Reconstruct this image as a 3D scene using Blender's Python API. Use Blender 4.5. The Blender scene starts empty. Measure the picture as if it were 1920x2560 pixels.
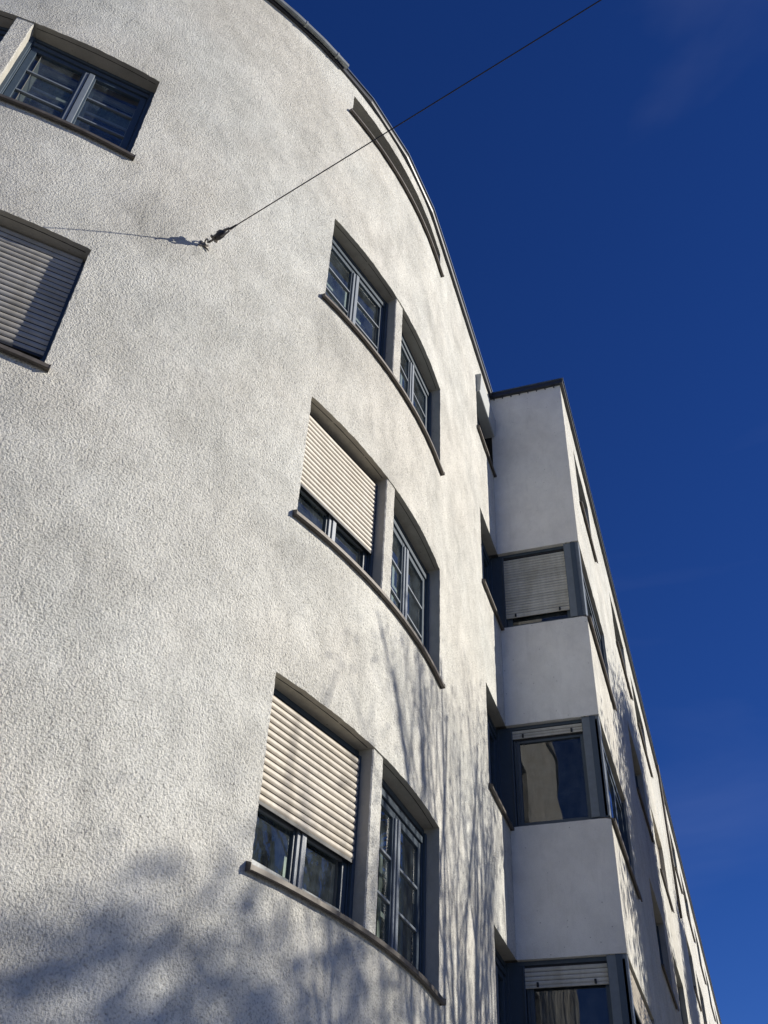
import bpy, bmesh, math, random
from mathutils import Matrix, Vector, noise
random.seed(7)
scene = bpy.context.scene
col = scene.collection

# ------------------------------------------------------------------ camera
cam_data = bpy.data.cameras.new("camera")
cam = bpy.data.objects.new("camera", cam_data)
col.objects.link(cam)
cam.matrix_world = Matrix((
    (0.305754, -0.647041, -0.698464, 0.0),
    (-0.951319, -0.177701, -0.251824, 0.0),
    (0.038823, 0.741458, -0.669875, 0.0),
    (0, 0, 0, 1)))
cam_data.sensor_fit = 'VERTICAL'
cam_data.sensor_height = 36.0
cam_data.sensor_width = 27.0
cam_data.lens = 36.0 * 2524.06 / 2560.0
cam_data.clip_start = 0.05
cam_data.clip_end = 3000
scene.camera = cam

# ------------------------------------------------------------------ sky and sun
SUN_AZ, SUN_EL = -68.0, 26.0
world = bpy.data.worlds.new("World")
scene.world = world
world.use_nodes = True
wn, wl = world.node_tree.nodes, world.node_tree.links
bg = wn["Background"]
sky = wn.new("ShaderNodeTexSky")
sky.sky_type = 'NISHITA'
sky.sun_disc = False
sky.sun_elevation = math.radians(SUN_EL)
sky.sun_rotation = math.radians(90.0 - SUN_AZ)
sky.altitude = 2500
sky.air_density = 1.0
sky.dust_density = 0.0
sky.ozone_density = 6.0
hs = wn.new("ShaderNodeHueSaturation")
hs.inputs["Saturation"].default_value = 1.17
hs.inputs["Hue"].default_value = 0.518
hs.inputs["Value"].default_value = 1.0
wl.new(sky.outputs["Color"], hs.inputs["Color"])
# very thin high cirrus veils, all round the sky
wtc = wn.new("ShaderNodeTexCoord")
wmp = wn.new("ShaderNodeMapping")
wmp.inputs["Rotation"].default_value = (0.5, 0.2, 0.9)
wmp.inputs["Scale"].default_value = (1.0, 1.0, 4.5)
wnz = wn.new("ShaderNodeTexNoise")
wnz.inputs["Scale"].default_value = 1.6
wnz.inputs["Detail"].default_value = 5
wnz.inputs["Distortion"].default_value = 0.4
wrm = wn.new("ShaderNodeValToRGB")
wrm.color_ramp.elements[0].position = 0.52
wrm.color_ramp.elements[0].color = (0, 0, 0, 1)
wrm.color_ramp.elements[1].position = 0.80
wrm.color_ramp.elements[1].color = (0.34, 0.36, 0.44, 1)
wad = wn.new("ShaderNodeMixRGB")
wad.blend_type = 'ADD'
wad.inputs["Fac"].default_value = 1.0
wl.new(wtc.outputs["Generated"], wmp.inputs["Vector"])
wl.new(wmp.outputs["Vector"], wnz.inputs["Vector"])
wl.new(wnz.outputs["Fac"], wrm.inputs["Fac"])
wl.new(hs.outputs["Color"], wad.inputs["Color1"])
wl.new(wrm.outputs["Color"], wad.inputs["Color2"])
wl.new(wad.outputs["Color"], bg.inputs["Color"])
bg.inputs["Strength"].default_value = 0.077

sun_data = bpy.data.lights.new("sun", 'SUN')
sun_data.energy = 5.0
sun_data.angle = math.radians(0.53)
sun_data.color = (1.0, 0.94, 0.835)
sun = bpy.data.objects.new("sun", sun_data)
col.objects.link(sun)
sun_dir = Vector((math.cos(math.radians(SUN_AZ)) * math.cos(math.radians(SUN_EL)),
                  math.sin(math.radians(SUN_AZ)) * math.cos(math.radians(SUN_EL)),
                  math.sin(math.radians(SUN_EL))))
sun.rotation_euler = sun_dir.to_track_quat('Z', 'Y').to_euler()
sun.location = (10, -40, 30)

scene.view_settings.view_transform = 'Standard'
scene.view_settings.look = 'None'
scene.view_settings.gamma = 1.0
scene.view_settings.use_curve_mapping = False
scene.view_settings.exposure = 0.30
scene.render.engine = 'CYCLES'
scene.cycles.max_bounces = 8
scene.cycles.transparent_max_bounces = 16
scene.cycles.use_denoising = True

GROUND = -1.55

# ------------------------------------------------------------------ materials
def new_mat(name):
    m = bpy.data.materials.new(name)
    m.use_nodes = True
    nt = m.node_tree
    return m, nt.nodes, nt.links, nt.nodes["Principled BSDF"]

def nnoise(n, l, coord, scale, detail=4, rough=0.55, stretch=None):
    t = n.new("ShaderNodeTexNoise")
    t.inputs["Scale"].default_value = scale
    t.inputs["Detail"].default_value = detail
    t.inputs["Roughness"].default_value = rough
    if stretch:
        mp = n.new("ShaderNodeMapping")
        mp.inputs["Scale"].default_value = stretch
        l.new(coord, mp.inputs["Vector"])
        l.new(mp.outputs["Vector"], t.inputs["Vector"])
    else:
        l.new(coord, t.inputs["Vector"])
    return t.outputs["Fac"]

def nramp(n, l, src, stops):
    r = n.new("ShaderNodeValToRGB")
    e = r.color_ramp.elements
    while len(e) < len(stops):
        e.new(0.5)
    for i, (p, c) in enumerate(stops):
        e[i].position = p
        e[i].color = (c[0], c[1], c[2], 1) if isinstance(c, tuple) else (c, c, c, 1)
    l.new(src, r.inputs["Fac"])
    return r.outputs["Color"]

def nmul(n, l, a, b, fac=1.0, mode='MULTIPLY'):
    m = n.new("ShaderNodeMixRGB")
    m.blend_type = mode
    m.inputs["Fac"].default_value = fac
    if isinstance(a, tuple):
        m.inputs["Color1"].default_value = (*a, 1)
    else:
        l.new(a, m.inputs["Color1"])
    if isinstance(b, tuple):
        m.inputs["Color2"].default_value = (*b, 1)
    else:
        l.new(b, m.inputs["Color2"])
    return m.outputs["Color"]

def nbump(n, l, p, height, dist, strength=1.0, prev=None):
    b = n.new("ShaderNodeBump")
    b.inputs["Distance"].default_value = dist
    b.inputs["Strength"].default_value = strength
    l.new(height, b.inputs["Height"])
    if prev is not None:
        l.new(prev, b.inputs["Normal"])
    return b.outputs["Normal"]

def stucco(name, base, grain, depth, mottle, pit, stain=None):
    m, n, l, p = new_mat(name)
    co = n.new("ShaderNodeTexCoord").outputs["Object"]
    a = nnoise(n, l, co, 1.3, 7, 0.68, (1.0, 1.0, 0.8))
    c1 = nramp(n, l, a, [(0.38, 1.0 - mottle), (0.60, 1.0)])
    b = nnoise(n, l, co, 5.0, 6, 0.72, (1.0, 1.0, 0.75))
    c2 = nramp(n, l, b, [(0.36, 1.0 - mottle * 0.75), (0.56, 1.0)])
    st = nnoise(n, l, co, 2.6, 6, 0.7, (2.4, 2.4, 0.35))
    c4 = nramp(n, l, st, [(0.33, 1.0 - mottle * 0.7), (0.45, 1.0)])
    g = nnoise(n, l, co, grain, 3, 0.6)
    c3 = nramp(n, l, g, [(0.33, 1.0 - pit), (0.48, 1.0), (0.7, 1.06)])
    tint = nramp(n, l, nnoise(n, l, co, 0.5, 3), [(0.35, (0.985, 1.0, 0.99)), (0.65, (1.0, 0.985, 0.95))])
    c = nmul(n, l, base, c1)
    c = nmul(n, l, c, c2)
    c = nmul(n, l, c, c3)
    c = nmul(n, l, c, c4)
    c = nmul(n, l, c, tint)
    # scattered dark pits and tiny blemishes
    v = n.new("ShaderNodeTexVoronoi")
    v.inputs["Scale"].default_value = 9.0
    l.new(co, v.inputs["Vector"])
    c = nmul(n, l, c, nramp(n, l, v.outputs["Distance"], [(0.045, 0.42), (0.085, 1.0)]), 0.75)
    if stain:
        for (pos, rad, dark) in stain:
            vm = n.new("ShaderNodeVectorMath")
            vm.operation = 'DISTANCE'
            l.new(co, vm.inputs[0])
            vm.inputs[1].default_value = pos
            ad = n.new("ShaderNodeMath")
            ad.operation = 'MULTIPLY_ADD'
            l.new(nnoise(n, l, co, 3.2, 6, 0.7), ad.inputs[0])
            ad.inputs[1].default_value = rad * 1.6
            l.new(vm.outputs["Value"], ad.inputs[2])
            c = nmul(n, l, c, nramp(n, l, ad.outputs[0], [(rad * 0.9, dark), (rad * 1.9, 1.0)]))
    l.new(c, p.inputs["Base Color"])
    p.inputs["Roughness"].default_value = 0.95
    p.inputs["Specular IOR Level"].default_value = 0.15
    g2 = nnoise(n, l, co, grain * 0.5, 5, 0.75)
    g3 = nnoise(n, l, co, grain * 2.3, 2, 0.5)
    v2 = n.new("ShaderNodeTexVoronoi")
    v2.inputs["Scale"].default_value = grain * 0.8
    v2.inputs["Randomness"].default_value = 1.0
    l.new(co, v2.inputs["Vector"])
    def mad(a, k, b):
        q = n.new("ShaderNodeMath")
        q.operation = 'MULTIPLY_ADD'
        l.new(a, q.inputs[0])
        q.inputs[1].default_value = k
        l.new(b, q.inputs[2])
        return q.outputs[0]
    # the throw of the roughcast is uneven: smoother and rougher patches
    vsp = n.new("ShaderNodeTexVoronoi")
    vsp.inputs["Scale"].default_value = grain * 0.36
    l.new(co, vsp.inputs["Vector"])
    hh = mad(v2.outputs["Distance"], -0.35, mad(g3, 0.35, mad(g, 0.8, g2)))
    nn = nbump(n, l, p, nnoise(n, l, co, 6, 3), 0.012)
    bb = n.new("ShaderNodeBump")
    bb.inputs["Distance"].default_value = depth
    l.new(hh, bb.inputs["Height"])
    l.new(nn, bb.inputs["Normal"])
    l.new(nramp(n, l, nnoise(n, l, co, 1.7, 5, 0.65), [(0.36, 0.62), (0.62, 1.0)]), bb.inputs["Strength"])
    nn = bb.outputs["Normal"]
    c5 = nramp(n, l, vsp.outputs["Distance"], [(0.08, 1.0 - pit), (0.20, 1.0)])
    l.new(nmul(n, l, c, c5, 1.0), p.inputs["Base Color"])
    l.new(nn, p.inputs["Normal"])
    return m

def paint(name, base, rough=0.45, var=0.12, metallic=0.0, scale=14, spec=0.5):
    m, n, l, p = new_mat(name)
    co = n.new("ShaderNodeTexCoord").outputs["Object"]
    c = nmul(n, l, base, nramp(n, l, nnoise(n, l, co, scale, 6, 0.65), [(0.3, 1 - var), (0.7, 1 + var * 0.4)]))
    l.new(c, p.inputs["Base Color"])
    p.inputs["Roughness"].default_value = rough
    p.inputs["Metallic"].default_value = metallic
    p.inputs["Specular IOR Level"].default_value = spec
    l.new(nbump(n, l, p, nnoise(n, l, co, scale * 4, 3), 0.0008), p.inputs["Normal"])
    return m

def glass_mat(name, wav=0.004, tint=(0.72, 0.8, 0.78), refl=1.0):
    m, n, l, p = new_mat(name)
    n.remove(p)
    out = n["Material Output"]
    co = n.new("ShaderNodeTexCoord").outputs["Object"]
    b = n.new("ShaderNodeBump")
    b.inputs["Distance"].default_value = wav
    l.new(nnoise(n, l, co, 1.3, 1), b.inputs["Height"])
    fr = n.new("ShaderNodeFresnel")
    geo = n.new("ShaderNodeNewGeometry")
    ior = n.new("ShaderNodeMath")                 # same reflectance from both faces of the thin pane
    ior.operation = 'MULTIPLY_ADD'
    l.new(geo.outputs["Backfacing"], ior.inputs[0])
    ior.inputs[1].default_value = 1.0 / 1.75 - 1.75
    ior.inputs[2].default_value = 1.75
    l.new(ior.outputs[0], fr.inputs["IOR"])
    l.new(b.outputs["Normal"], fr.inputs["Normal"])
    tr = n.new("ShaderNodeBsdfTransparent")
    tr.inputs["Color"].default_value = (*tint, 1)
    gl = n.new("ShaderNodeBsdfGlossy")
    gl.inputs["Roughness"].default_value = 0.01
    gl.inputs["Color"].default_value = (refl, refl, refl, 1)
    l.new(b.outputs["Normal"], gl.inputs["Normal"])
    df = n.new("ShaderNodeBsdfDiffuse")
    df.inputs["Color"].default_value = (0.30, 0.37, 0.42, 1)
    mx0 = n.new("ShaderNodeMixShader")
    sky_haze = nramp(n, l, nnoise(n, l, co, 7, 6, 0.7), [(0.38, 0.03), (0.72, 0.16)])  # patchy dirt film, tinted blue to paint in reflected sky and haze
    l.new(sky_haze, mx0.inputs["Fac"])
    l.new(tr.outputs[0], mx0.inputs[1])
    l.new(df.outputs[0], mx0.inputs[2])
    mx = n.new("ShaderNodeMixShader")
    l.new(fr.outputs[0], mx.inputs["Fac"])
    l.new(mx0.outputs[0], mx.inputs[1])
    l.new(gl.outputs[0], mx.inputs[2])
    l.new(mx.outputs[0], out.inputs["Surface"])
    return m

HOOK = Vector((4.379, 3.467, 7.952))
M_STUCCO = stucco("coarse_stucco", (0.88, 0.865, 0.81), 64, 0.017, 0.15, 0.36,
                  [((4.0, 3.85, 7.75), 0.6, 0.78), ((4.36, 3.50, 7.80), 0.12, 0.70), ((3.3, 4.4, 11.3), 1.7, 0.80), ((5.2, 3.0, 11.0), 0.9, 0.84), ((6.0, 2.7, 7.9), 0.5, 0.88), ((5.55, 2.85, 5.25), 0.30, 0.82), ((5.62, 2.82, 8.3), 0.28, 0.84), ((8.35, 2.35, 8.1), 0.30, 0.86), ((3.7, 3.95, 5.2), 0.35, 0.84), ((7.9, 2.35, 10.9), 0.8, 0.88)])
M_PLASTER = stucco("fine_plaster", (0.80, 0.79, 0.76), 110, 0.0028, 0.10, 0.08)
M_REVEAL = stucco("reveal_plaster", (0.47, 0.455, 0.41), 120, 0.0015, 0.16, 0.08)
M_FRAME = paint("blue_grey_paint", (0.048, 0.072, 0.098), 0.42, 0.15)  # frame paint, darkened to carry the shade on the outer frames
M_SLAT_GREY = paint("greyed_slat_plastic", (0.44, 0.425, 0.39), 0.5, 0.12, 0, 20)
M_FRAME_L = paint("sunlit_frame_paint", (0.18, 0.21, 0.245), 0.45, 0.15)  # same frame paint lightened, sunlight put into stiles and bars
M_PANEL = paint("slate_panel_paint", (0.15, 0.18, 0.205), 0.42, 0.15)
M_DARK = paint("shutter_slot_black", (0.018, 0.02, 0.024), 0.6)
M_SILL = paint("aged_sill_metal", (0.115, 0.10, 0.085), 0.55, 0.4, 0.2, 9)
M_SLAT = paint("beige_slat_plastic", (0.55, 0.50, 0.42), 0.5, 0.1, 0, 20)
M_SLAT_BAY = paint("grey_slat_plastic", (0.55, 0.55, 0.51), 0.55, 0.1, 0, 20)
M_GLASS = glass_mat("window_glass")
M_GLASS_WAVY = glass_mat("wavy_window_glass", 0.006, (0.35, 0.42, 0.45), 1.0)
M_INNER = paint("inner_frame_paint", (0.42, 0.43, 0.40), 0.5)
M_ROOM = paint("dim_room_wall", (0.10, 0.10, 0.095), 0.9)
M_BLIND = paint("pale_window_blind", (0.30, 0.33, 0.29), 0.9, 0.2, 0, 6)
M_EAVE = paint("dark_roof_edge", (0.035, 0.038, 0.048), 0.45, 0.2)
M_ZINC = paint("zinc_gutter", (0.34, 0.36, 0.35), 0.42, 0.3, 0.5, 5)
M_CAP = paint("bluish_cap_metal", (0.16, 0.20, 0.27), 0.4, 0.2, 0.5)
M_CABLE = paint("dark_cable_steel", (0.045, 0.042, 0.045), 0.5, 0.2, 0.5)
M_IRON = paint("rusty_galvanised_iron", (0.22, 0.20, 0.18), 0.5, 0.5, 0.5, 30)
M_BARK = paint("bark", (0.10, 0.075, 0.055), 0.9, 0.4, 0, 8)
M_LEAF = paint("autumn_leaf", (0.09, 0.085, 0.03), 0.7, 0.4, 0, 3)
M_ASPHALT = paint("asphalt", (0.06, 0.06, 0.06), 0.9, 0.3, 0, 3)
M_PAVE = paint("pavement_concrete", (0.24, 0.23, 0.215), 0.9, 0.25, 0, 2)
M_KERB = paint("kerb_stone", (0.30, 0.29, 0.27), 0.85, 0.25, 0, 6)
M_ROOF = paint("roof_gravel", (0.2, 0.2, 0.19), 0.95, 0.3)

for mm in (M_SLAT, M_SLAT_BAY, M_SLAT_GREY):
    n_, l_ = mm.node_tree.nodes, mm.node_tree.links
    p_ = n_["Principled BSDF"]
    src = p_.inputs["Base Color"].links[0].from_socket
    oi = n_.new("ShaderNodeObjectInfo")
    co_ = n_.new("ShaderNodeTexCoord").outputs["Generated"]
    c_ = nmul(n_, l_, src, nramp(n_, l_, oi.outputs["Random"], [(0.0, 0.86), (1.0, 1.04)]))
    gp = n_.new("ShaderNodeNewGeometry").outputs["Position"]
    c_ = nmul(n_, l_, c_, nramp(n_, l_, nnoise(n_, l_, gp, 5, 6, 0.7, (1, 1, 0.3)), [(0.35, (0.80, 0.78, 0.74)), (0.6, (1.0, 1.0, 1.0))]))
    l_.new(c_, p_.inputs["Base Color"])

# ------------------------------------------------------------------ helpers
def link(name, me, parent=None, mat=None, matrix=None):
    o = bpy.data.objects.new(name, me)
    col.objects.link(o)
    if mat is not None and me is not None and not me.materials:
        me.materials.append(mat)
    if parent is not None:
        o.parent = parent
    if matrix is not None:
        o.matrix_basis = matrix
    return o

def mesh(name, verts, faces, smooth=False):
    me = bpy.data.meshes.new(name)
    me.from_pydata([tuple(v) for v in verts], [], faces)
    me.update()
    if smooth:
        me.polygons.foreach_set("use_smooth", [True] * len(me.polygons))
    return me

class MB:
    def __init__(self):
        self.v, self.f = [], []
    def box(self, a, b, ch=0.0):
        x0, y0, z0 = a
        x1, y1, z1 = b
        i = len(self.v)
        self.v += [(x0, y0, z0), (x1, y0, z0), (x1, y1, z0), (x0, y1, z0),
                   (x0, y0, z1), (x1, y0, z1), (x1, y1, z1), (x0, y1, z1)]
        self.f += [(i, i + 3, i + 2, i + 1), (i + 4, i + 5, i + 6, i + 7), (i, i + 1, i + 5, i + 4),
                   (i + 1, i + 2, i + 6, i + 5), (i + 2, i + 3, i + 7, i + 6), (i + 3, i, i + 4, i + 7)]
        return self
    def tube(self, pts, radii, n=6, cap=True):
        """tube through a polyline"""
        pts = [Vector(p) for p in pts]
        i0 = len(self.v)
        up = Vector((0.13, 0.31, 0.94)).normalized()
        for k, p in enumerate(pts):
            d = (pts[min(k + 1, len(pts) - 1)] - pts[max(k - 1, 0)]).normalized()
            a = d.cross(up)
            if a.length < 0.05:
                a = d.cross(Vector((1, 0, 0)))
            a.normalize()
            b = d.cross(a)
            r = radii[k] if isinstance(radii, (list, tuple)) else radii
            for j in range(n):
                t = 2 * math.pi * j / n
                self.v.append(tuple(p + a * (math.cos(t) * r) + b * (math.sin(t) * r)))
        for k in range(len(pts) - 1):
            for j in range(n):
                a0 = i0 + k * n + j
                a1 = i0 + k * n + (j + 1) % n
                self.f.append((a0, a1, a1 + n, a0 + n))
        if cap:
            self.f.append(tuple(i0 + j for j in range(n))[::-1])
            self.f.append(tuple(i0 + (len(pts) - 1) * n + j for j in range(n)))
        return self
    def build(self, name, mat, parent=None, matrix=None, bevel=0.0, smooth=False):
        me = mesh(name, self.v, self.f, smooth)
        bm = bmesh.new()
        bm.from_mesh(me)
        if bevel > 0:
            bmesh.ops.bevel(bm, geom=list(bm.edges), offset=bevel, segments=1, affect='EDGES', clamp_overlap=True)
        bmesh.ops.recalc_face_normals(bm, faces=bm.faces)
        bm.to_mesh(me)
        bm.free()
        return link(name, me, parent, mat, matrix)

def tag(o, label=None, cat=None, group=None, kind=None):
    if label: o["label"] = label
    if cat: o["category"] = cat
    if group: o["group"] = group
    if kind: o["kind"] = kind
    return o

# ------------------------------------------------------------------ plan of the curved wing
CX, CY, RAD = 8.1515, 9.2598, 6.913
YW = CY - RAD                       # straight part of the curved wing's wall
XB, YF = 11.70, 1.115               # corner of the projecting wing, its street front
def plan(s, off=0.0):
    """point on the wall at arc length s, off metres outwards"""
    if s >= 0:
        return Vector((CX + s, YW - off, 0))
    t = -s / RAD
    r = RAD + off
    return Vector((CX - r * math.sin(t), CY - r * math.cos(t), 0))

TOP = 13.43                         # top of the walls
S_MIN, S_MAX = -13.5, XB - CX
def ticks(breaks, step):
    out = []
    for a, b in zip(breaks[:-1], breaks[1:]):
        n = max(1, round((b - a) / step))
        out += [a + (b - a) * i / n for i in range(n)]
    return out + [breaks[-1]]

def make_wall(name, S, Z, holes, place, depth, mat, rmat, parent, jit, reveal=True):
    """holes: (s0,s1,z0,z1,open_right_side). place(s,off,z) -> Vector"""
    verts, faces, mats = [], [], []
    idx = {}
    eps = 1e-6
    def in_hole(s, z):
        for h in holes:
            if h[0] < s < h[1] and h[2] < z < h[3]:
                return True
        return False
    NS, NZ = len(S), len(Z)
    solid = [[not in_hole((S[i] + S[i + 1]) / 2, (Z[j] + Z[j + 1]) / 2) for j in range(NZ - 1)] for i in range(NS - 1)]
    def is_edge(i, j):
        c = [solid[a][b] for a in (i - 1, i) for b in (j - 1, j) if 0 <= a < NS - 1 and 0 <= b < NZ - 1]
        return not all(c)
    def V(i, j, d):
        k = (i, j, d)
        if k not in idx:
            s, z = S[i], Z[j]
            o = 0.0
            if jit:
                q = Vector((s * 9, z * 9, 0.3))
                o = jit * 0.5 * noise.noise(q) + jit * 0.35 * noise.noise(q * 3.1)
                if is_edge(i, j):
                    s += jit * 1.3 * noise.noise(Vector((s * 31, z * 31, 5.1)))
                    z += jit * 1.3 * noise.noise(Vector((s * 31, z * 31, 9.7)))
                    o -= abs(jit * 0.8 * noise.noise(Vector((s * 23, z * 23, 2.2))))
            if d:
                s, z, o = S[i], Z[j], -depth
            idx[k] = len(verts)
            verts.append(place(s, o, z))
        return idx[k]
    for i in range(NS - 1):
        for j in range(NZ - 1):
            if solid[i][j]:
                faces.append((V(i, j, 0), V(i + 1, j, 0), V(i + 1, j + 1, 0), V(i, j + 1, 0)))
                mats.append(0)
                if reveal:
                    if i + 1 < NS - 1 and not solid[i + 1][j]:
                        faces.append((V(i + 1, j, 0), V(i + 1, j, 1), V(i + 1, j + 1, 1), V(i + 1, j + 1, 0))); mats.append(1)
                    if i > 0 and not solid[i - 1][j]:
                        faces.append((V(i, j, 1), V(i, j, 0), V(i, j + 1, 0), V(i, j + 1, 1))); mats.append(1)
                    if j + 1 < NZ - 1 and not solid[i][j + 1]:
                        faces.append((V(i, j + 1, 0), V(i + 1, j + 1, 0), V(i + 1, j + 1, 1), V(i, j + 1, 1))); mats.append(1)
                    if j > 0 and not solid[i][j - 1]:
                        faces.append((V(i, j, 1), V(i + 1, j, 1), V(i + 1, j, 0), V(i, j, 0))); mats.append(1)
    me = mesh(name, verts, faces, False)
    me.materials.append(mat)
    me.materials.append(rmat)
    me.polygons.foreach_set("material_index", mats)
    me.polygons.foreach_set("use_smooth", [m == 0 for m in mats])
    try:
        me.set_sharp_from_angle(angle=math.radians(40))
    except Exception:
        pass
    return link(name, me, parent)

building = link("apartment_building", None)
building.location = (0, 0, 0)
tag(building, "white rough plastered apartment block with a curved wing and a long flat street front", "building")

# openings on the curved wing, in arc length
G1 = (-2.549, -1.258)
G2 = (-1.081, 0.289)
L1 = (-7.625, -6.336)
L2 = (-6.166, -4.880)
NB = (2.4385, S_MAX)
ROWS = [(2.60, 4.045), (5.60, 7.07), (8.60, 10.10)]
NBROWS = [(2.50, 3.945), (5.52, 6.94), (8.52, 9.905), (11.60, 12.86)]
holes = []
for (z0, z1) in ROWS + [(-0.4, 1.04)]:
    holes.append((G1[0], G2[1], z0, z1))
    holes.append((L1[0], L2[1], z0, z1))
for (z0, z1) in NBROWS + [(-0.5, 0.93)]:
    holes.append((NB[0], S_MAX + 1, z0, z1))
holes.append((-2.49, 0.27, 12.66, 13.17))
holes.append((-7.55, -4.9, 12.66, 13.17))
sb = sorted(set([S_MIN, S_MAX, 0.0] + [v for h in holes for v in h[:2] if v < S_MAX]))
zb = sorted(set([GROUND - 0.3, TOP] + [v for h in holes for v in h[2:4]]))
S = ticks(sb, 0.045)
Z = ticks(zb, 0.045)
curved = make_wall("curved_wall", S, Z, holes,
                   lambda s, o, z: (lambda p: (p.x, p.y, z))(plan(s, o)),
                   0.24, M_STUCCO, M_REVEAL, building, 0.006)

# side wall of the projecting wing (faces -x), from the inner corner to the street front
side_holes = [(-1, 1.231 + 1, z0, z1) for (z0, z1) in NBROWS[:3] + [(-0.5, 0.93)]]
ysp = ticks([0.0, YW - YF], 0.05)
bands = [GROUND - 0.3] + [v for h in [(-0.5, 0.93)] + NBROWS[:3] for v in h] + [TOP]
for k in range(0, len(bands), 2):
    # each storey's parapet is its own slab between the corner windows, with a soffit and a top
    z0, z1 = bands[k], bands[k + 1]
    zs = ticks([z0, z1], 0.05)
    vs, fc = [], []
    rows_ = [(0.16, z0)] + [(0.0, z) for z in zs] + [(0.16, z1)]
    nn_ = len(ysp)
    for (dd, z) in rows_:
        for s_ in ysp:
            q = Vector((s_ * 8, z * 8, 0.7))
            e = 0.0022 * noise.noise(q) + (0.003 * noise.noise(q * 5) if dd == 0 and z in (z0, z1) else 0)
            vs.append((XB + dd - e, YW - s_, z + (0.003 * noise.noise(q * 4) if dd == 0 and z in (z0, z1) else 0)))
    for a in range(len(rows_) - 1):
        for b_ in range(nn_ - 1):
            i_ = a * nn_ + b_
            fc.append((i_, i_ + 1, i_ + nn_ + 1, i_ + nn_))
    me = mesh("side_wall", vs, fc)
    link("side_wall", me, building, M_PLASTER)

# long street front (faces -y)
FCOLS = [(0.0, 2.50), (5.30, 7.50), (8.9, 11.1), (16.3, 18.3), (19.4, 22.0), (24.2, 26.4), (28.4, 30.6), (33.0, 35.5), (38.0, 40.5), (43, 45.5)]
front_holes = []
for ci, (a, b) in enumerate(FCOLS):
    for ri, (z0, z1) in enumerate(NBROWS[:3] + [(-0.5, 0.93)]):
        front_holes.append((a, b, z0, z1))
TOPW = [(1.05, 2.60), (5.25, 7.35), (8.45, 10.9), (16.3, 18.1), (19.55, 22.1), (24.1, 26.2), (28.3, 30.5), (33.0, 35.3), (38.0, 40.3), (43, 45.3)]
for a, b in TOPW:
    front_holes.append((a, b, 11.60, 12.86))
fs = ticks(sorted(set([0.0, 55.0] + [v for h in front_holes for v in h[:2]])), 0.12)
fz = ticks(sorted(set([GROUND - 0.3, TOP] + [v for h in front_holes for v in h[2:4]])), 0.12)
# the corner openings have no left jamb
front = make_wall("street_wall", fs, fz, front_holes,
                  lambda s, o, z: (XB + s, YF - o, z), 0.20, M_STUCCO, M_REVEAL, building, 0.006)

# pillars between paired windows
def pillar(s0, s1, z0, z1):
    n = 5
    zz = ticks([z0, z1], 0.05)
    prof = [(s0, -0.23), (s0, -0.022), (s0 + 0.008, -0.012)] + \
           [(s0 + (s1 - s0) * k / n, -0.012) for k in range(1, n)] + \
           [(s1 - 0.008, -0.012), (s1, -0.022), (s1, -0.23)]
    vs, fc = [], []
    m = len(prof)
    for j, z in enumerate(zz):
        for k, (s, o) in enumerate(prof):
            ds = 0.006 * noise.noise(Vector((s * 10, z * 23, 4 + k * 0.01))) if 0 < k < m - 1 else 0
            do = 0.004 * noise.noise(Vector((s * 20, z * 30, 1.4))) if 0 < k < m - 1 else 0
            p = plan(s + ds, o + do)
            vs.append((p.x, p.y, z))
    for j in range(len(zz) - 1):
        for k in range(m - 1):
            a = j * m + k
            fc.append((a, a + 1, a + m + 1, a + m))
    me = mesh("pillar", vs, fc)
    me.materials.append(M_STUCCO)
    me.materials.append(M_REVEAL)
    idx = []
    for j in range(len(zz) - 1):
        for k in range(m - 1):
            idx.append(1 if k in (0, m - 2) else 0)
    me.polygons.foreach_set("material_index", idx)
    return link("pillar", me, building)
for (z0, z1) in ROWS + [(-0.4, 1.04)]:
    pillar(G1[1], G2[0], z0 - 0.01, z1 + 0.01)
    pillar(L1[1], L2[0], z0 - 0.01, z1 + 0.01)

# sills: swept metal profile
def sill_curved(s0, s1, zbot, pr=0.047):
    n = max(2, int((s1 - s0) / 0.12))
    prof = [(-0.15, zbot + 0.085), (pr - 0.012, zbot + 0.044), (pr, zbot + 0.038), (pr, zbot + 0.004), (pr - 0.006, zbot),
            (pr - 0.03, zbot + 0.002), (pr - 0.033, zbot + 0.03), (-0.02, zbot + 0.04)]
    vs, fc = [], []
    m = len(prof)
    for i in range(n + 1):
        s = s0 + (s1 - s0) * i / n
        for (o, z) in prof:
            p = plan(s, o)
            vs.append((p.x, p.y, z + 0.002 * noise.noise(Vector((s * 2, 1, 2)))))
    for i in range(n):
        for k in range(m):
            a = i * m + k
            b = i * m + (k + 1) % m
            fc.append((a, b, b + m, a + m))
    fc.append(tuple(range(m)))
    fc.append(tuple(n * m + k for k in range(m))[::-1])
    me = mesh("window_sill", vs, fc)
    o = link("window_sill", me, building, M_SILL)
    # end caps, turned up
    for s in (s0, s1):
        mb = MB()
        sg = -1 if s == s0 else 1
        a, b = plan(s, -0.05), plan(s, pr + 0.004)
        a2, b2 = plan(s + sg * 0.006, -0.05), plan(s + sg * 0.006, pr + 0.004)
        i = 0
        for p in (a, b, b2, a2):
            mb.v.append((p.x, p.y, zbot - 0.002))
        for p, dz in ((a, 0.09), (b, 0.046), (b2, 0.046), (a2, 0.09)):
            mb.v.append((p.x, p.y, zbot + dz))
        mb.f = [(0, 3, 2, 1), (4, 5, 6, 7), (0, 1, 5, 4), (1, 2, 6, 5), (2, 3, 7, 6), (3, 0, 4, 7)]
        mb.build("end_cap", M_SILL, o)
    return o
for z in (-0.46, 2.54, 5.537, 8.54):
    sill_curved(-2.549 - 0.04, 0.289 + 0.02, z)
    sill_curved(L1[0] - 0.035, L2[1] + 0.04, z)
    sill_curved(2.4385 - 0.04, S_MAX - 0.004, z - 0.06)
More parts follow.
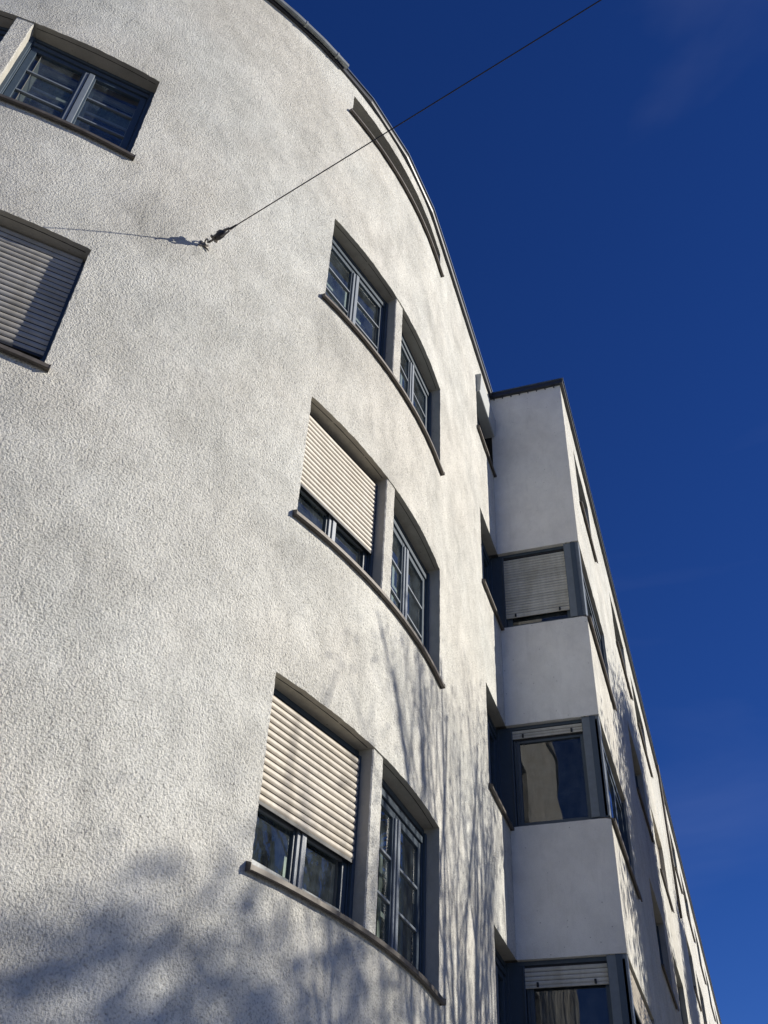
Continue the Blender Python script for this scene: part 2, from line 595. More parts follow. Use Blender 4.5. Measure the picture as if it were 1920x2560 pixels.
sill_curved(2.4385 - 0.04, S_MAX - 0.004, 11.53)
sill_curved(-2.54, 0.30, 12.627)
sill_curved(-7.58, -4.86, 12.627)

def sill_front(x0, x1, zbot, pr=0.05):
    mb = MB()
    prof = [(0.12, zbot + 0.075), (-pr, zbot + 0.045), (-pr, zbot), (-pr + 0.02, zbot), (-pr + 0.02, zbot + 0.03), (0.02, zbot + 0.04)]
    m = len(prof)
    for x in (x0, x1):
        for (o, z) in prof:
            mb.v.append((x, YF + o, z))
    for k in range(m):
        b = (k + 1) % m
        mb.f.append((k, b, b + m, k + m))
    mb.f += [tuple(range(m)), tuple(m + k for k in range(m))[::-1]]
    return mb.build("window_sill", M_SILL, building)

# drip grooves in the plastered soffits
def groove(s0, s1, z):
    n = max(2, int((s1 - s0) / 0.15))
    mb = MB()
    for i in range(n + 1):
        s_ = s0 + (s1 - s0) * i / n
        for (o, dz) in ((-0.055, -0.0005), (-0.055, -0.003), (-0.049, -0.003), (-0.049, -0.0005)):
            p = plan(s_, o)
            mb.v.append((p.x, p.y, z + dz))
    for i in range(n):
        for k in range(4):
            a, b = i * 4 + k, i * 4 + (k + 1) % 4
            mb.f.append((a, b, b + 4, a + 4))
    mb.build("drip_groove", M_DARK, building)
for z0, z1 in ROWS:
    for (a, b) in (G1, G2, L1, L2):
        groove(a + 0.03, b - 0.03, z1)

# ------------------------------------------------------------------ windows
def frame_matrix(A, B):
    """local axes: x along the window, y outwards, z up; origin at A (z=0)"""
    u = (B - A); u.z = 0
    u.normalize()
    n = Vector((u.y, -u.x, 0))
    return Matrix(((u.x, n.x, 0, A.x), (u.y, n.y, 0, A.y), (0, 0, 1, 0), (0, 0, 0, 1)))

slat_cache = {}
def slat_mesh(L, pitch, mat, gap=0.013):
    key = (round(L, 3), pitch, mat.name)
    if key not in slat_cache:
        n = 6
        vs, fc = [], []
        prof = [(0.000, 0.004)]
        for k in range(n + 1):
            t = k / n
            prof.append((0.0015 + 0.0095 * math.sin(math.pi * t) ** 0.75, 0.006 + (pitch - gap) * t))
        prof.append((0.0, pitch - 0.006))
        for x in (0, L):
            for (y, z) in prof:
                vs.append((x, y, z))
        m = len(prof)
        for k in range(m - 1):
            fc.append((k, k + m, k + m + 1, k + 1))
        fc.append(tuple(range(m)))
        fc.append(tuple(m + k for k in range(m))[::-1])
        fc.append((0, m - 1, 2 * m - 1, m))
        me = mesh("slat", vs, fc)
        me.materials.append(mat)
        slat_cache[key] = me
    return slat_cache[key]

def roller_shutter(M, u0, u1, vb, vt, w, pitch=0.056, mat=None, label=None, bar_mat=None, stops=False):
    mat = mat or M_SLAT
    mb = MB()
    mb.box((u0, w - 0.008, vb - 0.028), (u1, w + 0.010, vb))
    sh = mb.build("roller_shutter", bar_mat or M_DARK, building, M, 0.002)
    if label:
        sh["label"] = label
    n = int(math.ceil((vt - vb) / pitch))
    me = slat_mesh(u1 - u0, pitch, mat, 0.0065 if mat is M_SLAT_BAY else 0.012)
    for k in range(n):
        o = link("slat", me, sh)
        o.location = (u0 + random.uniform(-0.0015, 0.0015), w, vb + k * pitch)
        o.rotation_euler = (0, random.uniform(-0.0016, 0.0016), 0)
    b = MB()
    b.box((u0 + 0.002, w - 0.014, vb), (u1 - 0.002, w - 0.006, vt))  # added dark sheet, paints the shade in the gaps between slats
    b.build("slat_gap_shade", M_DARK, sh)
    if stops:
        for uu in (u0 + 0.14, u1 - 0.14):
            s = MB()
            s.box((uu - 0.012, w + 0.006, vb - 0.02), (uu + 0.012, w + 0.03, vb + 0.03))
            s.build("stopper", M_DARK, sh, None, 0.003)
    return sh

def ring(mb, u0, u1, v0, v1, w0, w1, bl, br, bb, bt):
    mb.box((u0, w0, v0), (u0 + bl, w1, v1))
    mb.box((u1 - br, w0, v0), (u1, w1, v1))
    mb.box((u0 + bl, w0, v0), (u1 - br, w1 - 0.0015, v0 + bb))
    mb.box((u0 + bl, w0, v1 - bt), (u1 - br, w1 - 0.0015, v1))

def window(M, W, v0, v1, rows=3, sashes=2, w=-0.145, blind=0, detail=True, vbot=None, glass=None, room=0.9, label=None):
    glass = glass or M_GLASS
    f = 0.055
    mb = MB()
    ring(mb, 0, W, v0, v1, w - 0.07, w, f, f, 0.07, 0.05)
    # head with the slot of the rolled up shutter, and the guide rails
    mb.box((f, w - 0.02, v1 - 0.155), (W - f, w + 0.006, v1 - 0.095))
    for a in (0.008, W - 0.045):
        mb.box((a, w, v0 + 0.02), (a + 0.037, w + 0.028, v1 - 0.052))
    win = mb.build("window", M_FRAME, building, M, 0.003 if detail else 0)
    if label:
        win["label"] = label
    sl = MB()
    sl.box((f, w - 0.06, v1 - 0.095), (W - f, w - 0.012, v1 - 0.05))
    sl.build("shutter_slot", M_DARK, win)
    a0, a1 = f + 0.004, W - f - 0.004
    b0, b1 = v0 + 0.075, v1 - 0.16
    sw = (a1 - a0 - 0.012 * (sashes - 1)) / sashes
    st = 0.062
    for k in range(sashes):
        x0 = a0 + k * (sw + 0.012)
        x1 = x0 + sw
        s = MB()
        ring(s, x0, x1, b0, b1, w - 0.055, w - 0.012, st, st, st, st)
        s.build("sash", M_FRAME, win, None, 0.003 if detail else 0)
        gx0, gx1, gz0, gz1 = x0 + st, x1 - st, b0 + st, b1 - st
        ph = (gz1 - gz0) / rows
        for r in range(1, rows):
            g = MB()
            g.box((gx0, w - 0.045, gz0 + r * ph - 0.011), (gx1, w - 0.014, gz0 + r * ph + 0.011))
            g.build("glazing_bar", M_FRAME_L, win, None, 0.002 if detail else 0)
        for r in range(rows):
            q = MB()
            z0 = gz0 + r * ph + (0.011 if r else 0)
            z1 = gz0 + (r + 1) * ph - (0.011 if r < rows - 1 else 0)
            tw = random.uniform(-0.0015, 0.0015)
            q.v = [(gx0, w - 0.034 + tw, z0), (gx1, w - 0.034 - tw, z0), (gx1, w - 0.034, z1), (gx0, w - 0.034, z1)]
            q.f = [(0, 1, 2, 3)]
            q.build("pane", glass, win)
    if sashes == 2 and detail:
        c = (a0 + a1) / 2
        s = MB()
        s.box((c - 0.045, w - 0.012, b0 + 0.01), (c - 0.012, w + 0.006, b1 - 0.05))
        s.box((c - 0.004, w - 0.012, b0 + 0.01), (c + 0.048, w + 0.018, b1 - 0.05))
        s.build("meeting_stile", M_FRAME_L, win, None, 0.003)
    if detail:
        s = MB()
        for k in range(sashes):
            x0 = a0 + k * (sw + 0.012)
            x1 = x0 + sw
            ring(s, x0 + 0.02, x1 - 0.02, b0 + 0.02, b1 - 0.02, w - 0.20, w - 0.155, 0.06, 0.06, 0.06, 0.06)
            for r in range(1, rows):
                zz = b0 + st + r * (b1 - b0 - 2 * st) / rows
                s.box((x0 + 0.08, w - 0.19, zz - 0.02), (x1 - 0.08, w - 0.165, zz + 0.02))
        s.build("inner_sash", M_INNER, win)
        q = MB()
        q.v = [(a0 + .03, w - 0.178, b0 + .03), (a1 - .03, w - 0.178, b0 + .03), (a1 - .03, w - 0.178, b1 - .03), (a0 + .03, w - 0.178, b1 - .03)]
        q.f = [(0, 1, 2, 3)]
        q.build("inner_pane", glass, win)
    if blind:
        q = MB()
        nf = 40
        for i in range(nf + 1):
            x = a0 + (a1 - a0) * i / nf
            y = w - 0.26 + 0.010 * math.sin(i * 1.9) + 0.006 * math.sin(i * 0.7)
            q.v += [(x, y, b1 - blind), (x, y, b1)]
        for i in range(nf):
            q.f.append((2 * i, 2 * i + 2, 2 * i + 3, 2 * i + 1))
        q.build("curtain", M_BLIND, win)
    # room behind the glass
    r = MB()
    x0, x1, y0, y1, z0, z1 = -0.3 if room > 0.4 else 0.0, W + (0.3 if room > 0.4 else 0), w - room, w - 0.071, v0 - 0.02, v1 + 0.02
    if room <= 0.4:
        x0, x1 = (0.28 if sashes == 3 else 0.005), W - 0.005
    r.v = [(x0, y0, z0), (x1, y0, z0), (x1, y1, z0), (x0, y1, z0), (x0, y0, z1), (x1, y0, z1), (x1, y1, z1), (x0, y1, z1)]
    r.f = [(0, 1, 2, 3), (4, 7, 6, 5), (0, 4, 5, 1), (1, 5, 6, 2), (3, 7, 4, 0)]
    r.build("room_niche", M_ROOM, win)
    return win

def chord(s0, s1):
    A, B = plan(s0), plan(s1)
    return frame_matrix(A, B), (B - A).length

for ri, (z0, z1) in enumerate([(-0.4, 1.04)] + ROWS):
    for gi, (s0, s1) in enumerate((G1, G2, L1, L2)):
        Mx, W = chord(s0, s1)
        if gi >= 2 and ri < 2:
            window(Mx, W, z0, z1, detail=False)
            continue
        window(Mx, W, z0, z1, blind={3: 0.42, 1: 0.0}.get(ri, 0.0) if gi < 2 else 0.30)
# roller shutters
Mx, W = chord(*G1)
roller_shutter(Mx, 0.045, W - 0.05, 6.105, 6.96, -0.118, label="beige roller shutter let most of the way down")
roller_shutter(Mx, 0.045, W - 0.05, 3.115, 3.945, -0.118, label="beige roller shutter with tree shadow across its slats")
Mx, W = chord(*L2)
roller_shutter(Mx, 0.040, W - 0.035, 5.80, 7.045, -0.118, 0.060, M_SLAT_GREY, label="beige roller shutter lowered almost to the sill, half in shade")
# low attic strip windows
def strip(s0, s1, z0, z1):
    n = 4
    for k in range(n):
        a = s0 + (s1 - s0) * k / n
        b = s0 + (s1 - s0) * (k + 1) / n
        Mx, W = chord(a, b)
        mb = MB()
        ring(mb, 0, W, z0, z1, -0.20, -0.13, 0.03, 0.03, 0.04, 0.04)
        w = mb.build("attic_window", M_FRAME, building, Mx)
        q = MB()
        q.v = [(0.03, -0.17, z0 + .04), (W - .03, -0.17, z0 + .04), (W - .03, -0.17, z1 - .04), (.03, -0.17, z1 - .04)]
        q.f = [(0, 1, 2, 3)]
        q.build("pane", M_GLASS, w)
        r = MB()
        r.v = [(0, -.6, z0), (W, -.6, z0), (W, -.6, z1), (0, -.6, z1), (0, -.2, z0), (W, -.2, z0), (W, -.2, z1), (0, -.2, z1)]
        r.f = [(0, 1, 2, 3), (0, 4, 5, 1), (3, 2, 6, 7)]
        r.build("room_niche", M_ROOM, w)
strip(-2.49, 0.27, 12.66, 13.17)
strip(-7.55, -4.9, 12.66, 13.17)

# windows beside the projecting wing (run into the inner corner)
for ri, (z0, z1) in enumerate(NBROWS):
    A = Vector((CX + NB[0], YW, 0))
    B = Vector((XB + 0.10, YW, 0))
    Mx = frame_matrix(A, B)
    window(Mx, (B - A).length, z0, z1, rows=1 if ri < 3 else 3, sashes=2, w=-0.14, room=0.6)
# casing of the external shutter under the eaves, beside the projecting wing
mb = MB()
n = 8
prof = []
for k in range(n + 1):
    t = math.pi / 2 * k / n
    prof.append((-0.045 - 0.05 * math.sin(t), 12.86 - 0.30 + 0.0 + 0.05 * (1 - math.cos(t)) - 0.03))
pr = [(0.12, 12.859), (-0.075, 12.859), (-0.085, 12.84), (-0.060, 12.47), (-0.045, 12.45), (0.12, 12.45)]
for x in (CX + NB[0] + 0.012, XB - 0.035):
    for (o, z) in pr:
        mb.v.append((x, YW + o, z))
m = len(pr)
for k in range(m):
    mb.f.append((k, (k + 1) % m, (k + 1) % m + m, k + m))
mb.f += [tuple(range(m)), tuple(m + k for k in range(m))[::-1]]
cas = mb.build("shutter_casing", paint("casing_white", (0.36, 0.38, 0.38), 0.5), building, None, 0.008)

# corner windows in the side wall: local x runs from the inner corner (y = YW) towards the street
MS = frame_matrix(Vector((XB, YW, 0)), Vector((XB, YF, 0)))
SW = YW - YF                          # 1.231
def side_window(v0, v1, kind):
    u = lambda y: YW - y
    fr = MB()
    w = -0.075
    fr.box((-0.135, w - 0.09, v0), (0.052, w + 0.004, v1))                 # wide post in the inner corner
    fr.box((0.0, w - 0.05, v1 - 0.048), (u(1.346), w + 0.012, v1))           # head
    fr.box((0.052, w - 0.05, v0), (SW - 0.004, w + 0.03, v0 + 0.035))           # foot
    fr.box((0.052, w - 0.05, v0 + 0.036), (0.075, w + 0.022, v1 - 0.05))
    win = fr.build("corner_window", M_FRAME, building, MS, 0.003)
    pn = MB()
    pn.box((u(1.346), w - 0.08, v0 + 0.036), (SW - 0.008, w + 0.055, v1 - 0.002))
    pn.build("corner_panel", M_PANEL, win, None, 0.004)
    s = MB()
    g0, g1 = u(2.19), u(1.395)
    gv0, gv1 = v0 + 0.085, v1 - 0.235
    ring(s, 0.077, g1 + 0.045, v0 + 0.037, gv1 + 0.06, w - 0.06, w - 0.02, g0 - 0.077, 0.045, 0.05, 0.06)
    s.box((0.085, w - 0.02, v0 + 0.04), (0.100, w - 0.008, gv1 + 0.05))
    s.box((0.118, w - 0.02, v0 + 0.04), (0.130, w - 0.012, gv1 + 0.05))
    s.build("sash", M_FRAME, win, None, 0.003)
    q = MB()
    q.v = [(g0, w - 0.045, gv0), (g1, w - 0.045, gv0), (g1, w - 0.045, gv1), (g0, w - 0.045, gv1)]
    q.f = [(0, 1, 2, 3)]
    q.build("pane", M_GLASS_WAVY, win)
    sl = MB()
    sl.box((0.076, w - 0.045, v1 - 0.078), (u(1.348), w - 0.004, v1 - 0.050))
    for zz in ((v1 - 0.115), (v1 - 0.150), (v1 - 0.185)):
        if kind == 'open':
            sl.box((0.076, w - 0.045, zz - 0.014), (u(1.348), w - 0.008, zz))
    sl.build("shutter_slot", M_DARK, win)
    r = MB()
    x0, x1, y0, y1, z0, z1 = 0.06, SW - 0.05, w - 0.5, w - 0.06, v0, v1
    r.v = [(x0, y0, z0), (x1, y0, z0), (x1, y1, z0), (x0, y1, z0), (x0, y0, z1), (x1, y0, z1), (x1, y1, z1), (x0, y1, z1)]
    r.f = [(0, 1, 2, 3), (4, 7, 6, 5), (0, 4, 5, 1), (1, 5, 6, 2), (3, 7, 4, 0)]
    r.build("room_niche", M_ROOM, win)
    return win
side_window(8.52, 9.905, 'shut')
roller_shutter(MS, YW - 2.272, YW - 1.352, 8.745, 9.80, -0.068, 0.048, M_SLAT_BAY, "grey roller shutter down over the corner window", M_SLAT_BAY, True)
side_window(5.52, 6.94, 'open')
roller_shutter(MS, YW - 2.272, YW - 1.352, 6.785, 6.84, -0.068, 0.048, M_SLAT_BAY, None, M_SLAT_BAY, True)
side_window(2.50, 3.945, 'shut')
roller_shutter(MS, YW - 2.272, YW - 1.352, 3.680, 3.86, -0.068, 0.048, M_SLAT_BAY, "grey roller shutter pulled up to a few slats", M_SLAT_BAY, True)
side_window(-0.5, 0.93, 'open')

# windows of the street front
MF = frame_matrix(Vector((XB, YF, 0)), Vector((XB + 10, YF, 0)))
for ci, (a, b) in enumerate(FCOLS):
    for ri, (z0, z1) in enumerate(NBROWS[:3]):
        Mx = frame_matrix(Vector((XB + a + (0.012 if ci == 0 else 0), YF, 0)), Vector((XB + b, YF, 0)))
        W = b - a - (0.012 if ci == 0 else 0)
        near = ci == 0
        window(Mx, W, z0, z1, rows=1, sashes=3 if near else 2, w=-0.06 if near else -0.13, detail=False, room=0.35)
        sill_front(XB + a - (0.0 if ci == 0 else 0.05), XB + b + 0.06, z0 - 0.055)
        if (ci, ri) in ((0, 0), (2, 2), (4, 1)):
            roller_shutter(Mx, 0.05, W - 0.05, z0 + 0.5 if ci else z0 + 1.0, z1 - 0.1, -0.03 if near else -0.10, 0.056)
for a, b in TOPW:
    Mx = frame_matrix(Vector((XB + a, YF, 0)), Vector((XB + b, YF, 0)))
    window(Mx, b - a, 11.60, 12.86, rows=1, sashes=2, w=-0.13, detail=False, room=0.35)
    sill_front(XB + a - 0.05, XB + b + 0.05, 11.545)

# ------------------------------------------------------------------ roof edge
def sweep_s(name, s0, s1, step, prof, mat, facet=True, parent=building):
    n = max(1, round((s1 - s0) / step))
    vs, fc = [], []
    m = len(prof)
    for i in range(n + 1):
        s = s0 + (s1 - s0) * i / n
        for (o, z) in prof:
            p = plan(s, o)
            vs.append((p.x, p.y, z))
    for i in range(n):
        for k in range(m):
            a = i * m + k
            b = i * m + (k + 1) % m
            fc.append((a, b, b + m, a + m))
    fc.append(tuple(range(m)))
    fc.append(tuple(n * m + k for k in range(m))[::-1])
    mb = MB()
    mb.v, mb.f = vs, fc
    return mb.build(name, mat, parent)
edge = sweep_s("roof_edge", -13.5, S_MAX - 0.09, 0.95,
        [(-0.3, TOP), (0.010, TOP - 0.003), (0.045, TOP - 0.003), (0.055, TOP + 0.02), (0.055, TOP + 0.085), (-0.3, TOP + 0.085)], M_EAVE)
sweep_s("edge_cap", -13.5, S_MAX - 0.09, 0.95,
        [(-0.3, TOP + 0.086), (0.060, TOP + 0.086), (0.062, TOP + 0.075), (0.072, TOP + 0.075), (0.072, TOP + 0.103), (-0.3, TOP + 0.11)], M_CAP, parent=edge)
sweep_s("gutter", -13.5, -2.75, 0.45,
        [(0.056, TOP + 0.035), (0.060, TOP + 0.005), (0.09, TOP - 0.010), (0.108, TOP + 0.005), (0.112, TOP + 0.06), (0.106, TOP + 0.06), (0.066, TOP + 0.06)], M_ZINC, parent=edge)
for k in range(16):
    s = -2.95 - k * 0.55
    b = MB()
    for (o, z) in ((0.05, TOP - 0.002), (0.111, TOP - 0.012), (0.115, TOP + 0.062), (0.05, TOP + 0.062)):
        for ds in (-0.012, 0.012):
            p = plan(s + ds, o)
            b.v.append((p.x, p.y, z))
    b.f = [(0, 1, 3, 2), (2, 3, 5, 4), (4, 5, 7, 6), (6, 7, 1, 0), (0, 2, 4, 6), (1, 7, 5, 3)]
    b.build("gutter_bracket", M_ZINC, edge)

def front_edge():
    # fascia round the projecting wing
    ov = 0.055
    mb = MB()
    mb.box((XB - ov, YF - ov, TOP + 0.002), (XB + 0.3, YW + 0.02, TOP + 0.085))
    mb.box((XB + 0.3, YF - ov, TOP + 0.002), (XB + 56, YF + 0.4, TOP + 0.085))
    o = mb.build("roof_edge", M_EAVE, building)
    c = MB()
    c.box((XB - ov - 0.02, YF - ov - 0.02, TOP + 0.086), (XB + 0.3, YW + 0.02, TOP + 0.103))
    c.box((XB + 0.3, YF - ov - 0.02, TOP + 0.086), (XB + 56, YF + 0.4, TOP + 0.103))
    c.build("edge_cap", M_CAP, o)
    for k in range(8):
        y = YF + 0.10 + k * 0.15
        b = MB()
        b.box((XB - 0.03, y, TOP - 0.038), (XB - 0.002, y + 0.016, TOP + 0.003))
        b.build("edge_clip", M_EAVE, o)
    return o
fe = front_edge()
# flat roofs close the block
r = MB()
pts = [plan(S_MIN + (S_MAX - S_MIN) * i / 30, -0.15) for i in range(31)]
pts = [(p.x, p.y) for p in pts] + [(XB, 16.0)]
r.v = [(x, y, TOP - 0.02) for x, y in pts]
r.f = [tuple(range(len(pts)))]
roof = r.build("roof", M_ROOF, building)
r = MB()
r.v = [(XB + 0.1, YF + 0.1, TOP - 0.02), (XB + 54.9, YF + 0.1, TOP - 0.02), (XB + 54.9, 13, TOP - 0.02), (XB + 0.1, 13, TOP - 0.02)]
r.f = [(0, 1, 2, 3)]
r.build("roof", M_ROOF, building)
bk = MB()
bk.box((XB + 54.7, YF + 0.01, GROUND), (XB + 55.0, 13, TOP - 0.01))
bk.box((XB, 12.9, GROUND), (XB + 54.7, 13.1, TOP - 0.01))
bk.build("rear_wall", M_PLASTER, building)

# downpipe on the street front
dp = MB()
dp.tube([(XB + 13.9, YF - 0.06, TOP - 0.02), (XB + 13.9, YF - 0.06, 9.35)], 0.035, 8)
dpo = dp.build("downpipe", M_SILL, building, None, 0, True)

# ------------------------------------------------------------------ span cable with its wall anchor
WD = Vector((-0.243, -0.967, 0.083)).normalized()
cable_root = link("span_cable", None)
cable_root.location = HOOK
tag(cable_root, "thin dark span cable anchored by a hook and turnbuckle to the curved white wall", "cable")
def A(t, side=0.0, up=0.0):
    sv = WD.cross(Vector((0, 0, 1))).normalized()
    uv = sv.cross(WD).normalized()
    return WD * t + sv * side + uv * up
nrm = Vector((plan(-4.15, 1) - plan(-4.15, 0))).normalized()
h = MB()
tg_ = nrm.cross(Vector((0, 0, 1))).normalized()
for sx in (-1, 1):
    c_ = tg_ * (0.030 * sx)
    h.tube([c_ + nrm * 0.0, c_ + nrm * 0.016], 0.007, 6)
plv = []
for dn in (-0.01, 0.008):
    for (a_, b_) in ((-0.045, -0.03), (0.045, -0.03), (0.045, 0.03), (-0.045, 0.03)):
        plv.append(tuple(tg_ * a_ + Vector((0, 0, b_)) + nrm * dn))
i_ = len(h.v)
h.v += plv
h.f += [tuple(i_ + k for k in q) for q in ((0, 3, 2, 1), (4, 5, 6, 7), (0, 1, 5, 4), (1, 2, 6, 5), (2, 3, 7, 6), (3, 0, 4, 7))]
h.tube([(-nrm * 0.06), (nrm * 0.02)], 0.012, 8)
tang = nrm.cross(Vector((0, 0, 1))).normalized()
pts = []
for k in range(11):
    t = math.radians(-60 + 300 * k / 10)
    pts.append(nrm * (0.045 - 0.026 * math.cos(t)) + (tang * 0.35 + Vector((0, 0, 0.93))) * (0.030 * math.sin(t)))
h.tube(pts, 0.008, 6)
pts = [nrm * 0.01 + tang * (0.055 * math.cos(t)) + Vector((0, 0, -0.02 - 0.035 * abs(math.cos(t)))) for t in [math.pi * k / 8 for k in range(9)]]
h.tube(pts, 0.006, 6)
h.build("wall_hook", M_IRON, cable_root, None, 0, True)
s1 = MB()
s1.tube([A(0.055), A(0.12, 0, -0.004)], [0.012, 0.010], 8)
s1.tube([A(0.105, 0.022), A(0.15, 0.024), A(0.20, 0.012)], 0.010, 6)
s1.tube([A(0.105, -0.022), A(0.15, -0.024), A(0.20, -0.012)], 0.010, 6)
s1.tube([A(0.118, -0.04), A(0.118, 0.045)], 0.012, 6)
s1.build("shackle", M_IRON, cable_root, None, 0, True)
s2 = MB()
s2.tube([A(0.13), A(0.15), A(0.165), A(0.205), A(0.225), A(0.25)], [0.014, 0.030, 0.036, 0.034, 0.026, 0.012], 10)
s2.build("insulator", M_CABLE, cable_root, None, 0, True)
s3 = MB()
s3.tube([A(0.19, 0.0, 0.03), A(0.235, 0.0, 0.045), A(0.285, 0.0, 0.03), A(0.30, 0, 0.005)], [0.011, 0.014, 0.012, 0.009], 7)
s3.tube([A(0.20, 0.0, -0.028), A(0.25, 0.0, -0.04), A(0.29, 0.0, -0.025), A(0.30, 0, 0.0)], 0.009, 7)
s3.tube([A(0.16, 0.02, 0.04), A(0.19, 0.01, 0.055), A(0.225, 0, 0.035)], [0.012, 0.018, 0.01], 7)
s3.build("turnbuckle", M_IRON, cable_root, None, 0, True)
s4 = MB()
s4.tube([A(0.285), A(0.31, 0, 0.004), A(0.375, 0, 0.003)], [0.016, 0.012, 0.009], 7)
s4.tube([A(0.36, 0, -0.004), A(0.385, 0.0, -0.008), A(0.395, 0.008, -0.022), A(0.385, 0.012, -0.034)], 0.005, 6)
s4.build("cable_clamp", M_CABLE, cable_root, None, 0, True)
cb = MB()
N = 40
LEN = 19.0
cp, = [[A(0.3 + (LEN - 0.3) * i / N) + Vector((0, 0, -0.000 * i)) for i in range(N + 1)]]
cb.tube(cp, 0.0055, 6)
cb.build("cable", M_CABLE, cable_root, None, 0, True)
# mast across the street that carries the far end
end = HOOK + A(LEN)
mast = MB()
mast.tube([(end.x, end.y - 0.08, GROUND - 0.3), (end.x, end.y - 0.08, 3), (end.x, end.y - 0.08, end.z + 0.5)], [0.11, 0.095, 0.07], 12)
mo = mast.build("cable_mast", M_IRON, None, None, 0, True)
tag(mo, "slim galvanised steel mast across the street holding the far end of the span cable", "mast")

# ------------------------------------------------------------------ ground
def sheet(name, x0, x1, y0, y1, z, mat, **kw):
    me = mesh(name, [(x0, y0, z), (x1, y0, z), (x1, y1, z), (x0, y1, z)], [(0, 1, 2, 3)])
    o = link(name, me, None, mat)
    tag(o, kw.get("label"), None, None, "structure")
    return o
sheet("ground", -400, 400, -400, 400, GROUND - 0.16, M_PAVE)
sheet("road", -300, 300, -10.5, -2.6, GROUND - 0.13, M_ASPHALT)
k = MB(); k.box((-120, -2.6, GROUND - 0.2), (160, YF + 12, GROUND)); pv = k.build("pavement", M_PAVE); tag(pv, kind="structure")
k = MB(); k.box((-120, -16.5, GROUND - 0.2), (160, -10.65, GROUND)); pv = k.build("far_pavement", M_PAVE); tag(pv, kind="structure")
k = MB(); k.box((-120, -2.75, GROUND - 0.2), (160, -2.602, GROUND + 0.003)); tag(k.build("kerb", M_KERB), kind="structure")
k = MB(); k.box((-120, -10.648, GROUND - 0.2), (160, -10.5, GROUND + 0.003)); tag(k.build("kerb", M_KERB), kind="structure")

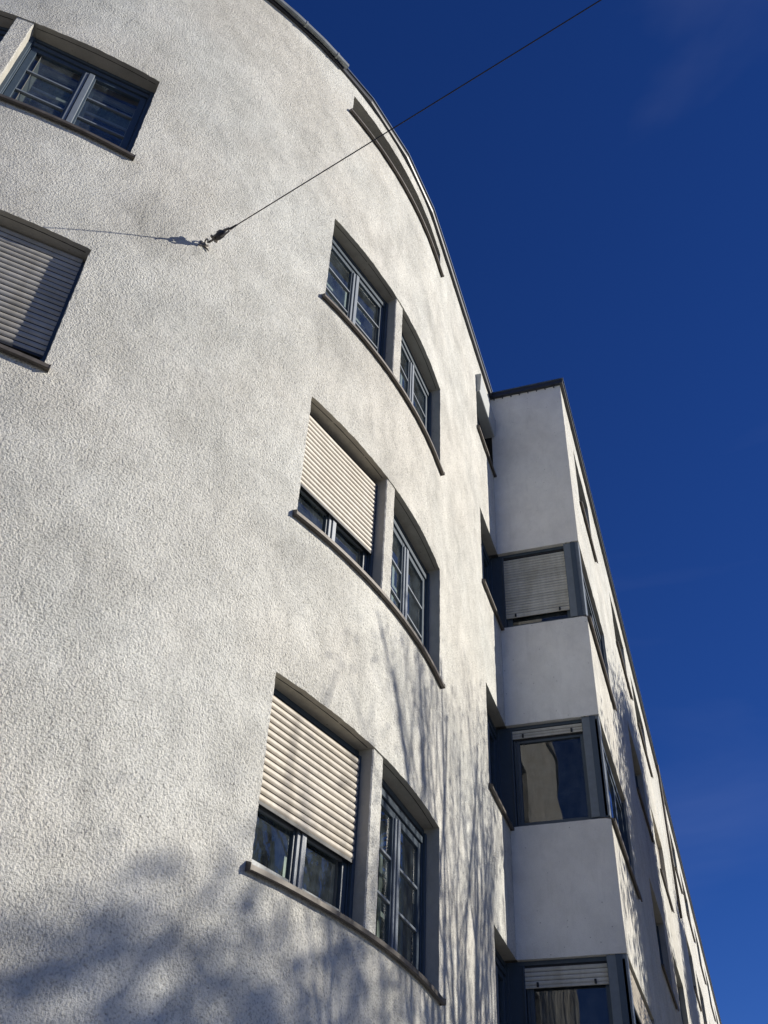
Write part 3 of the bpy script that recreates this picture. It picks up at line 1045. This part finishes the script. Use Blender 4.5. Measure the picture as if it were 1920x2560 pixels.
# ------------------------------------------------------------------ street trees (their shadows fall on the walls)
def tree(name, base, height, radius, seed, label, leaves=9000, leaf=0.05, first=0.28, spread=0.55, lean=(0, 0), depthmax=5, clump=0.25, nlimb=9, thick=0.13, up0=0.75, vase=0.0, top=99.0):
    rnd = random.Random(seed)
    root = link(name, None)
    root.location = (base[0], base[1], GROUND)
    tag(root, label, "tree", "street trees along the kerbs")
    trunk, tw = MB(), MB()
    tips = []
    H = height
    tpts, rads = [], []
    for k in range(9):
        t = k / 8
        tpts.append(Vector((lean[0] * t * t * H + 0.12 * math.sin(t * 5 + seed), lean[1] * t * t * H + 0.1 * math.cos(t * 4 + seed), H * 0.80 * t)))
        rads.append(thick * (H / 10) * (1 - 0.86 * t) + 0.012)
    trunk.tube(tpts, rads, 8)
    trunk.build("trunk", M_BARK, root, None, 0, True)
    def over(q):
        # crown shape cut along the sun's slope, capping how high its shadow falls
        side = max(0.0, 8.0 - (q.x + base[0] - 0.404 * (2.35 - q.y - base[1]))) * 0.85 if vase else 0.0
        return side + q.z + GROUND - 0.526 * (2.35 - q.y - base[1]) > top + 0.5 * math.sin(q.x * 1.7 + seed)
    def branch(p, d, L, r, lvl):
        if p.y + base[1] > -2.4 - 0.02 * (p.x + base[0]):
            return
        n = 4
        pts, rr = [p], [r]
        dd = d.copy()
        for i in range(n):
            dd = (dd + Vector((rnd.uniform(-.16, .16), rnd.uniform(-.16, .16), 0.13 if lvl < 3 else 0.06))).normalized()
            pts.append(pts[-1] + dd * (L / n))
            rr.append(r * (1 - 0.48 * (i + 1) / n))
        if any(over(q) for q in pts):
            return
        if any(q.y + base[1] > -2.3 - 0.07 * (q.x + base[0]) for q in pts):
            return
        tw.tube(pts, rr, 5 if lvl < 2 else 3, False)
        if lvl >= depthmax:
            tips.append((pts[-1], L)); tips.append((pts[2], L))
            return
        kids = rnd.choice((2, 3, 3)) if lvl < depthmax - 1 else 3
        for c in range(kids):
            q = rnd.randint(1, n) if c else n
            ax = Vector((rnd.uniform(-1, 1), rnd.uniform(-1, 1), rnd.uniform(-0.3, 1.0))).normalized()
            nd = (dd * 1.0 + ax * (rnd.uniform(0.28, 0.55) if vase else rnd.uniform(0.45, 0.8))).normalized()
            branch(pts[q], nd, L * rnd.uniform(0.55, 0.78), rr[q] * 0.68, lvl + 1)
    for b in range(nlimb):
        t = first + (1.0 - first) * (b + rnd.random() * 0.6) / nlimb
        i = min(7, int(t * 8))
        fr = t * 8 - i
        p = tpts[i].lerp(tpts[i + 1], min(1, fr))
        az = b * 2.4 + rnd.uniform(-.4, .4)
        up = up0 + 0.9 * t
        d = Vector((math.cos(az), math.sin(az), up)).normalized()
        L = radius * (0.75 if t < 0.5 else 0.75 - 0.45 * (t - 0.5) * 2) * rnd.uniform(0.85, 1.15) * 0.62
        branch(p, d, L, rads[i] * 0.5, 1)
    if vase:
        # several steep leaders, spread along the wall so their shadows read as a fan
        for b in range(17):
            i = 1 + b % 4
            p = tpts[i].lerp(tpts[i + 1], rnd.random())
            sp = -0.52 + 1.15 * (b + rnd.random() * 0.5) / 17
            d = Vector((sp, rnd.uniform(-0.35, 0.10), 1.0)).normalized()
            branch(p, d, vase * (1.15 - 0.35 * abs(sp)) * rnd.uniform(0.85, 1.1), 0.13, 1)
    br = tw.build("branches", M_BARK, root)
    vs, fc = [], []
    if leaves:
        for _ in range(leaves):
            p, L = rnd.choice(tips)
            q = p + Vector((rnd.gauss(0, clump), rnd.gauss(0, clump), rnd.gauss(0, clump)))
            if over(q):
                continue
            if q.y + base[1] > -2.3 - 0.07 * (q.x + base[0]):
                continue
            a = Vector((rnd.gauss(0, 1), rnd.gauss(0, 1), rnd.gauss(0, 1))).normalized()
            b2 = a.orthogonal().normalized()
            s = leaf * rnd.uniform(0.6, 1.3)
            i = len(vs)
            vs += [q - a * s, q + b2 * s * 0.6, q + a * s, q - b2 * s * 0.6]
            fc.append((i, i + 1, i + 2, i + 3))
        cr = link("crown", mesh("crown", vs, fc), root, M_LEAF)
        cr["kind"] = "stuff"
    return root

tree("street_tree", (11.7, -4.6), 8.0, 2.6, 11, "slender half bare tree nearest the curved wall, on the near kerb", leaves=6000, leaf=0.028, depthmax=6, nlimb=2, thick=0.22, first=0.3, vase=3.9, clump=0.06, top=6.3)
tree("street_tree", (11.0, -14.0), 10.6, 7.5, 5, "leafy tree on the far pavement, across from the curved wall", leaves=12000, leaf=0.085, nlimb=13, clump=0.28, thick=0.15, up0=0.6, top=2.9)
tree("street_tree", (20.4, -6.3), 16.2, 6.6, 23, "dense tall tree on the near kerb beside the street front", leaves=130000, leaf=0.085, first=0.12, nlimb=20, thick=0.18, up0=1.1, clump=0.5)
tree("street_tree", (29.6, -6.3), 16.2, 4.6, 31, "tall tree farther down the near kerb", leaves=40000, leaf=0.085, first=0.15, nlimb=13, up0=1.2, clump=0.4)
